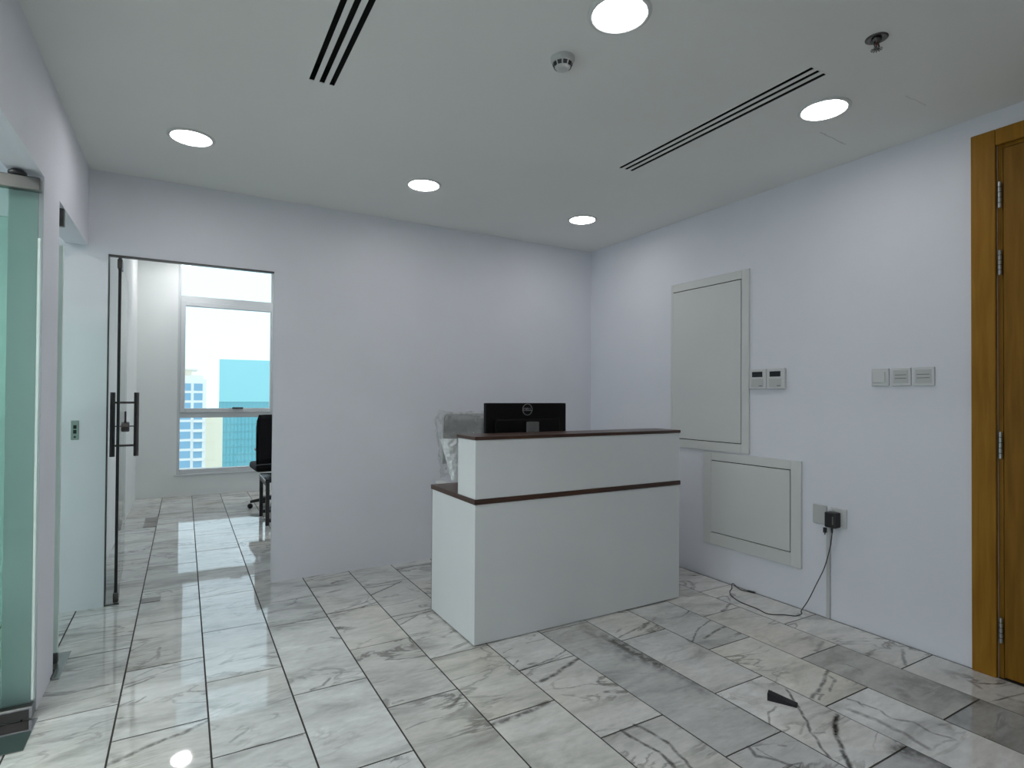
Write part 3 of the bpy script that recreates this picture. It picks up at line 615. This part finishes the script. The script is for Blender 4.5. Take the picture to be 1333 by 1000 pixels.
# monitor, its back to us
mo = thing('monitor', 'black computer monitor seen from behind on the reception desk', 'monitor', (1.835, 2.99, .750))
MB().bbox(-.287, .293, -.004, .030, .135, .490, .006, 2).build('shell', M_BLACKM, mo)
MB().bbox(-.23, .235, -.024, -.0045, .16, .395, .010, 2).build('rear_housing', M_BLACKM, mo)
MB().box(-.276, .282, .0302, .032, .148, .479).build('screen', M_LCD, mo)
MB().bbox(-.024, .064, -.045, -.0265, .02, .375, .006, 2).build('stand_neck', M_NECK, mo)
MB().bbox(-.10, .14, -.13, .10, .0, .016, .006, 2).build('stand_base', M_BLACK, mo)
lg = MB()
lg.tube([(.034*math.cos(2*PI*q/40), -.0055, .450+.034*math.sin(2*PI*q/40)) for q in range(40)], .0022, 6, closed=True)
em = lg.build('emblem_ring', M_LOGO, mo)
cu = bpy.data.curves.new('lettering', 'FONT'); cu.body = 'DELL'; cu.size = .0265; cu.align_x = 'CENTER'; cu.align_y = 'CENTER'; cu.extrude = .0008; cu.offset = .0006
tob = bpy.data.objects.new('lettering', cu); COL.objects.link(tob)
dg = bpy.context.evaluated_depsgraph_get(); me = bpy.data.meshes.new_from_object(tob.evaluated_get(dg))
bpy.data.objects.remove(tob); me.name = 'lettering'; me.materials.clear(); me.materials.append(M_LOGO)
lo = bpy.data.objects.new('lettering', me); COL.objects.link(lo); lo.parent = em
lo.location = (0, -.0052, .450); lo.rotation_euler = (PI/2, 0, 0)

# new chair, still in clear wrapping, behind the desk
ch = thing('wrapped_office_chair', 'grey and white office chair still wrapped in clear plastic behind the desk', 'chair', (1.76, 3.62, 0))
def sheet(w0, w1, z0, z1, y, bow, th, nx=8, nz=8):
    vs = []; fs = []
    for s in (0, 1):
        for j in range(nz+1):
            for i in range(nx+1):
                u = i/nx*2-1; v = j/nz
                w = w0+(w1-w0)*v
                rnd = 1-.10*max(0, v-.85)/.15*abs(u)**3
                vs.append((u*w*rnd, y-bow*(1-u*u)+s*th+.02*math.sin(v*3), z0+(z1-z0)*v))
    n = (nx+1)*(nz+1); idx = lambda s, i, j: s*n+j*(nx+1)+i
    for j in range(nz):
        for i in range(nx):
            fs.append((idx(0,i,j), idx(0,i+1,j), idx(0,i+1,j+1), idx(0,i,j+1))); fs.append((idx(1,i,j), idx(1,i,j+1), idx(1,i+1,j+1), idx(1,i+1,j)))
    for j in range(nz): fs += [(idx(0,0,j), idx(0,0,j+1), idx(1,0,j+1), idx(1,0,j)), (idx(0,nx,j), idx(1,nx,j), idx(1,nx,j+1), idx(0,nx,j+1))]
    for i in range(nx): fs += [(idx(0,i,0), idx(1,i,0), idx(1,i+1,0), idx(0,i+1,0)), (idx(0,i,nz), idx(0,i+1,nz), idx(1,i+1,nz), idx(1,i,nz))]
    return MB().add(vs, fs, True)
M_FABL = pbr('pale_grey_mesh', (.42, .43, .42), .8, var=.05, vscale=60)
sheet(.178, .165, .80, 1.14, .10, -.03, .014).build('backrest', M_FABL, ch)
MB().tube([(-.178,.10,.80), (-.17,.11,1.13), (-.15,.115,1.152), (.15,.115,1.152), (.17,.11,1.13), (.178,.10,.80)], .008, 8).build('back_frame', M_GPLAST, ch)
MB().bbox(-.22, .22, -.27, .18, .44, .50, .025, 3).build('seat', M_FABL, ch)
MB().tube([(0,.14,.47), (0,.17,.55), (0,.125,.84)], .022, 10).build('back_bracket', M_WPLAST, ch)
for s in (-1, 1):
    ar = MB().tube([(s*.18, 0, .46), (s*.20, 0, .52), (s*.20, -.02, .66)], .016, 10).build('arm_post', M_WPLAST, ch)
    MB().bbox(s*.20-.03, s*.20+.03, -.17, .10, .66, .69, .012, 2).build('arm_pad', M_WPLAST, ar)
MB().tube([(0, 0, .44), (0, 0, .10)], .026, 12).build('gas_lift', M_WPLAST, ch)
for q in range(5):
    a = 2*PI*q/5; lgp = MB().tube([(0, 0, .10), (.235*math.cos(a), .235*math.sin(a), .075)], [.024, .014], 8).build('base_leg', M_WPLAST, ch)
    MB().lathe([(0, -.012), (.028, -.012), (.028, .012), (0, .012)], 14, (.235*math.cos(a), .235*math.sin(a), .0285), 'y').build('caster', M_BLACK, lgp)
# the film: a crumpled loose bag round the backrest and arms
def film(parent):
    m, t = newmat('clear_film')
    out = N(t, 'ShaderNodeOutputMaterial'); tr = N(t, 'ShaderNodeBsdfTransparent'); tr.inputs[0].default_value = (.96, .965, .965, 1)
    gl = N(t, 'ShaderNodeBsdfGlossy'); gl.inputs['Roughness'].default_value = .18
    di = N(t, 'ShaderNodeBsdfDiffuse'); di.inputs[0].default_value = (.75, .77, .76, 1)
    a = N(t, 'ShaderNodeMixShader'); b = N(t, 'ShaderNodeMixShader')
    tc = N(t, 'ShaderNodeTexCoord'); no = N(t, 'ShaderNodeTexNoise'); no.inputs['Scale'].default_value = 22; no.inputs['Detail'].default_value = 5
    mr = N(t, 'ShaderNodeMapRange'); mr.inputs[1].default_value = .52; mr.inputs[2].default_value = .75; mr.inputs[3].default_value = .03; mr.inputs[4].default_value = .4
    L(t, tc.outputs['Object'], no.inputs['Vector']); L(t, no.outputs[0], mr.inputs[0])
    L(t, mr.outputs[0], a.inputs[0]); L(t, tr.outputs[0], a.inputs[1]); L(t, di.outputs[0], a.inputs[2])
    b.inputs[0].default_value = .10; L(t, a.outputs[0], b.inputs[1]); L(t, gl.outputs[0], b.inputs[2])
    bp = N(t, 'ShaderNodeBump'); bp.inputs['Strength'].default_value = .8; bp.inputs['Distance'].default_value = .02; L(t, no.outputs[0], bp.inputs['Height']); L(t, bp.outputs[0], gl.inputs['Normal'])
    L(t, b.outputs[0], out.inputs[0])
    rng = random.Random(3)
    nA, nZ = 28, 14; vs = []; fs = []
    for j in range(nZ+1):
        v = j/nZ; z = .70+.47*v
        wx = .17+.075*v-.05*max(0, v-.9)*10; wy = .05+.05*(1-v)
        for i in range(nA):
            an = 2*PI*i/nA
            cx, sy = math.cos(an), math.sin(an)
            k = 1+rng.uniform(-.07, .07)
            vs.append((math.copysign(abs(cx)**.6, cx)*wx*k, .10+math.copysign(abs(sy)**.7, sy)*wy*k, z+rng.uniform(-.012, .012)))
    for j in range(nZ):
        for i in range(nA):
            l = (i+1) % nA; fs.append((j*nA+i, j*nA+l, (j+1)*nA+l, (j+1)*nA+i))
    return MB().add(vs, fs, False).build('plastic_film', m, parent)
film(ch)['label'] = 'crumpled clear plastic wrapping'
# white crumpled bundle of film gathered at the left of the backrest
rng = random.Random(5); vs = []; fs = []
for j in range(13):
    v = j/12; z = .70+.285*v; r = .030+.030*v
    for i in range(12):
        a = 2*PI*i/12; k = r*(1+rng.uniform(-.16, .16)); vs.append((-.125-.055*v+k*math.cos(a), -.02+k*.8*math.sin(a), z+rng.uniform(-.006, .006)))
for j in range(12):
    for i in range(12): fs.append((j*12+i, j*12+(i+1) % 12, (j+1)*12+(i+1) % 12, (j+1)*12+i))
fs.append(tuple(range(144, 156))); fs.append(tuple(range(11, -1, -1)))
M_FILMW = pbr('bunched_film', (.84, .87, .86), .3, var=.15, vscale=40, bump=.6, bscale=60)
MB().add(vs, fs, False).build('bunched_film', M_FILMW, ch)['label'] = 'whitish gathered plastic film'

# ------------------------------------------------------------------ right wall fittings
def access(name, label, y0, y1, z0, z1, iy0, iy1, iz0, iz1):
    t = thing(name, label, 'access panel', (XR, 0, 0), group='wall access panels')
    fr = MB(); d0 = -.014
    fr.bbox(d0, 0, iy1, y1, z0, z1, .0015).bbox(d0, 0, y0, iy0, z0, z1, .0015).bbox(d0, 0, iy0, iy1, iz1, z1, .0015).bbox(d0, 0, iy0, iy1, z0, iz0, .0015)
    fr.build('frame', M_PANEL, t)
    MB().box(-.003, -.0005, iy0, iy1, iz0, iz1).build('shadow_gap', M_DARK, t)
    g = .006
    MB().bbox(-.0145, -.0032, iy0+g, iy1-.001, iz0+g, iz1-g, .001).build('panel_door', M_PANEL, t)
access('access_panel', 'tall off-white access panel flush in the right wall, left of the thermostats', 2.478, 3.178, .905, 2.143, 2.536, 3.155, .966, 2.085)
access('access_panel', 'low square off-white access panel in the right wall above the loose cable', 2.108, 2.857, .243, .895, 2.177, 2.790, .326, .838)

for q, (ya, lab) in enumerate(((2.3435, 'white thermostat with dark display touching the tall access panel'), (2.2145, 'white thermostat with dark display, the one farther from the tall access panel'))):
    t = thing('thermostat', lab, 'thermostat', (XR, ya, 1.338), group='thermostats on the right wall')
    w = .126; z1 = .130
    MB().bbox(-.022, 0, 0, w, 0, z1, .004, 2).build('case', M_WPLAST, t)
    MB().bbox(-.0235, -.0215, .026, .103, .078, .112, .0007).build('display', M_LCD, t)
    MB().bbox(-.0232, -.0215, .02, .108, .012, .066, .0006).build('flap', M_GPLAST, t)
    MB().box(-.0236, -.0231, .026, .052, .018, .023).build('print_mark', M_PRINT, t)
for q, (ya, yb, lab) in enumerate(((1.614, 1.703, 'white single rocker switch, leftmost of the three plates on the right wall'), (1.509, 1.604, 'white wall plate in the middle of the row of three'), (1.402, 1.500, 'white wall plate nearest the wooden door, rightmost of the three'))):
    t = thing('wall_switch', lab, 'switch', (XR, ya, 1.348), group='switch plates in a row')
    w = yb-ya; h_ = .094
    MB().bbox(-.010, 0, 0, w, 0, h_, .003, 2).build('plate', M_WPLAST, t)
    if q == 0: MB().bbox(-.016, -.0098, .018, w-.012, .020, h_-.018, .001).build('rocker', M_WPLAST, t)
    else:
        MB().bbox(-.0118, -.0098, .012, w-.012, .014, h_-.012, .0008).build('insert', M_GPLAST, t)
        for z in (.038, .056): MB().box(-.0122, -.0117, .02, w-.02, z, z+.003).build('groove', M_PRINT, t)

bl = thing('blank_plate', 'grey-white blank outlet plate left of the black power adapter', 'outlet plate', (XR, 1.945, .540))
MB().bbox(-.012, 0, .008, .092, .0, .112, .004, 2).build('plate', M_GPLAST, bl)
so = thing('power_socket', 'white wall power socket behind the black power adapter', 'socket', (XR, 1.838, .540))
MB().bbox(-.011, 0, .0, .097, .0, .110, .004, 2).build('plate', M_WPLAST, so)
MB().bbox(-.014, -.0105, .066, .084, .076, .100, .001).build('rocker', M_GPLAST, so)
ad = thing('power_adapter', 'black plug-in power adapter in the socket with a thin cable', 'adapter', (XR-.0112, 1.902, .540))
MB().bbox(-.055, 0, -.034, .032, .0, .088, .007, 2).build('body', M_BLACK, ad)
MB().bbox(-.0565, -.0545, -.022, -.014, .02, .068, .0008).build('label_stripe', M_NECK, ad)
MB().tube([(-.03, .0, .002), (-.03, .0, -.032)], [.006, .0042], 10).build('strain_relief', M_BLACK, ad)
tk = thing('cable_trunking', 'narrow white cable trunking running down from the outlet plates to the floor', 'trunking', (XR, 1.942, 0))
MB().bbox(-.012, 0, -.009, .012, .001, .54, .0015).build('cover', M_GPLAST, tk)
pg = thing('loose_cable_plug', 'small black cable plug hanging below the blank outlet plate', 'plug', (XR-.0125, 1.957, .497))
MB().bbox(-.014, 0, -.008, .008, .0, .030, .002).build('plug_body', M_BLACK, pg)
MB().tube([(-.007, 0, .0), (-.007, .0, -.012)], .003, 8).build('tail', M_BLACK, pg)
def catmull(P, n=8):
    P = [Vector(p) for p in P]; out = []
    for i in range(len(P)-1):
        a = P[max(i-1, 0)]; b = P[i]; c = P[i+1]; d = P[min(i+2, len(P)-1)]
        for k in range(n):
            t = k/n; out.append(.5*((2*b)+(c-a)*t+(2*a-5*b+4*c-d)*t*t+(-a+3*b-3*c+d)*t**3))
    out.append(P[-1]); return out
cx = XR-.0112-.03
cpts = [(cx, 1.902, .508), (cx, 1.906, .47), (cx, 1.914, .42), (cx-.003, 1.945, .30), (cx-.01, 1.99, .19), (cx-.022, 2.03, .09), (cx-.04, 2.062, .02), (3.185, 2.062, .0035),
        (3.12, 2.056, .003), (3.073, 2.103, .003), (3.004, 2.155, .003), (3.019, 2.244, .003), (3.024, 2.358, .003), (3.065, 2.46, .003), (3.124, 2.525, .003), (3.190, 2.562, .003),
        (3.240, 2.603, .006), (3.250, 2.600, .014), (3.244, 2.575, .008), (3.222, 2.520, .003), (3.226, 2.482, .004), (3.236, 2.466, .005)]
cb = thing('adapter_cable', 'thin dark cable trailing from the adapter along the floor to the wall', 'cable', (0, 0, 0))
MB().tube(catmull(cpts), .0030, 8).build('cord', M_CABLE, cb)
MB().tube([(3.232, 2.470, .0065), (3.246, 2.425, .0065)], .0058, 10).build('barrel_plug', M_BLACK, cb)

# ------------------------------------------------------------------ on the floor
ws = thing('door_wedge', 'black rubber door wedge lying loose on the marble floor', 'door wedge', (2.178, 1.527, 0), math.radians(-62))
MB().poly([(-.03, -.017, 0), (.082, -.014, 0), (.082, -.014, .006), (-.03, -.017, .031)], (0, .036, 0)).build('wedge', M_RUBBER, ws)
r_ = MB()
for q in range(6): r_.box(-.02+q*.012, -.016+q*.012, -.018, .0205, .0285-.0029*q-.004, .0285-.0027*q)
r_.build('rib', M_RUBBER, ws)
fp = thing('bolt_floor_plate', 'dull steel bolt plate let into the floor just inside the doorway', 'floor plate', (-.165, 4.185, 0))
MB().bbox(-.05, .05, -.045, .045, .0005, .003, .001).build('plate', M_BOX, fp)
MB().bbox(.044, .050, -.04, .04, .003, .006, .001).build('lip', M_CHROME, fp)
fb = thing('floor_box', 'flat grey two lid floor box in the office floor near the left wall', 'floor box', (-.275, 6.72, 0))
for ya in (-.25, .005): MB().bbox(-.055, .055, ya, ya+.245, .0005, .004, .001).build('lid', M_BOX, fb)

# ------------------------------------------------------------------ office furniture
oc = thing('office_chair', 'black high-backed swivel chair by the office window, half hidden by the doorway', 'chair', (.925, 7.03, 0), math.radians(3))
sheet(.25, .25, .52, 1.063, -.27, -.04, .03).build('backrest', M_BFAB, oc)
MB().bbox(-.25, .25, -.24, .24, .43, .51, .03, 3).build('seat', M_BFAB, oc)
MB().tube([(0, -.2, .46), (0, -.30, .50), (0, -.27, .62)], .025, 10).build('back_bracket', M_BLACK, oc)
for s in (-1, 1):
    ar = MB().tube([(s*.17, -.02, .46), (s*.19, -.02, .50), (s*.19, -.02, .64)], .015, 10).build('arm_post', M_BLACK, oc)
    MB().bbox(s*.19-.025, s*.19+.025, -.14, .12, .64, .67, .01, 2).build('arm_pad', M_BLACK, ar)
MB().tube([(0, 0, .43), (0, 0, .09)], .028, 12).build('gas_lift', M_BLACK, oc)
for q in range(5):
    a = 2*PI*q/5+.63; lgp = MB().tube([(0, 0, .11), (.27*math.cos(a), .27*math.sin(a), .075)], [.026, .016], 8).build('base_leg', M_BLACK, oc)
    MB().lathe([(0, -.012), (.028, -.012), (.028, .012), (0, .012)], 14, (.27*math.cos(a), .27*math.sin(a), .0285), 'y').build('caster', M_BLACK, lgp)
ot = thing('side_table', 'low black table with square tube legs in front of the office chair', 'table', (.70, 6.0, 0))
M_TOP = pbr('black_gloss_top', (.012, .012, .013), .15)
MB().bbox(-.005, .75, .0, .56, .42, .448, .003).build('table_top', M_TOP, ot)
for xa in (.0, .71):
    for ya in (.0, .52):
        MB().bbox(xa, xa+.034, ya, ya+.034, .0, .4195, .002).build('leg', M_BLACK, ot)
for ya in (.0, .52): MB().bbox(.035, .709, ya, ya+.034, .03, .064, .002).build('stretcher', M_BLACK, ot)
MB().bbox(.0, .034, .0345, .5195, .385, .4195, .002).build('apron', M_BLACK, ot)

# ------------------------------------------------------------------ outside
M_CREAM = pbr('cream_render', (.94, .86, .74), .8)
M_WRENDER = pbr('white_render', (.95, .93, .88), .8)
M_BLUEG = pbr('blue_glazing', (.26, .48, .64), .25)
M_TEAL = pbr('teal_glazing', (.20, .55, .62), .25)
M_TEALL = pbr('teal_cladding_sky', (.36, .76, .80), .3)  # paler teal: sky reflection put into the cladding colour
M_TLINE = pbr('teal_mullion', (.20, .47, .52), .5)
YA = 200.0
apt = thing('apartment_tower', 'cream apartment tower with blue windows and curved white balconies, seen through the window', 'building', (0, YA, 0))
X_ = lambda k: k*YA     # slope to metres
sc = YA
b0, b1 = -.03, .0305
MB().box(b0*sc, .0295*sc, 0, 18, -60, .030*sc).build('tower_body', M_WRENDER, apt)
MB().box(b0*sc, .026*sc, 2, 16, .030*sc, .0355*sc).build('parapet', M_WRENDER, apt)
MB().box(b0*sc, .010*sc, 3, 14, .0355*sc, .0445*sc).build('penthouse', M_CREAM, apt)
MB().box(b0*sc, .018*sc, 1, 17, .0445*sc, .0460*sc).box(.007*sc, .022*sc, 1, 10, .0352*sc, .0362*sc).build('roof_slab', M_WRENDER, apt)
zt = .0215*sc; fh = 2.95
for j in range(12):
    z = zt-j*fh
    w = MB().box(-.012*sc, .0088*sc, -.12, .1, z-fh*.62, z+.35).build('window', M_BLUEG, apt)
    MB().box(.0128*sc, .0245*sc, -.12, .1, z-fh*.62, z+.35).build('window', M_BLUEG, apt)
    bal = []
    n = 10
    for q in range(n+1):
        a = PI*q/n; bal.append((.0195*sc-math.cos(a)*.0088*sc, -1.3*math.sin(a)-.1, z-fh*.62-.9))
    if j > 1: MB().poly(bal, (0, 0, .85)).build('balcony', M_WRENDER, apt)
low = thing('cream_block', 'plain pale yellow block between the apartment tower and teal tower', 'building', (0, YA+12, 0))
MB().box(.0300*sc, .0560*sc, 0, 15, -60, 1.28-.029*sc).build('block_body', pbr('yellow_render', (.94, .88, .70), .8), low)
for j in range(6): MB().box(.032*sc, .046*sc, -.15, 0, -8.2-j*6.1, -8.0-j*6.1).build('ledge', M_CREAM, low)
YT = 260.0
tx0, tx1, ttop = 0.0, .18*YT, 1.28+.0545*YT
tw = thing('teal_glass_tower', 'big flat topped teal glass office tower seen through the window', 'building', (.0476*YT, YT, 0), math.radians(-4))
MB().box(tx0, tx1, 0, 40, -70, ttop).build('tower_body', M_TEAL, tw)
zc = 1.28-.011*YT
MB().box(tx0-.05, tx1, -.25, .0, zc, ttop+.3).build('screen_wall', M_TEALL, tw)
g = MB(); nx = 34
for q in range(nx+1):
    x = tx0+(tx1-tx0)*q/nx; g.box(x-.09, x+.09, -.2, .02, -50, zc)
for q in range(16):
    z = zc-q*3.1; g.box(tx0, tx1, -.16, .02, z-.12, z+.12)
gg = g.build('mullion_grid', M_TLINE, tw); gg['kind'] = 'stuff'
gr = MB().box(-600, 900, 30, 1200, -75, -70).build('ground', pbr('pale_ground', (.55, .54, .50), .9)); struct(gr, 'hazy pale city ground far below the window', 'ground')
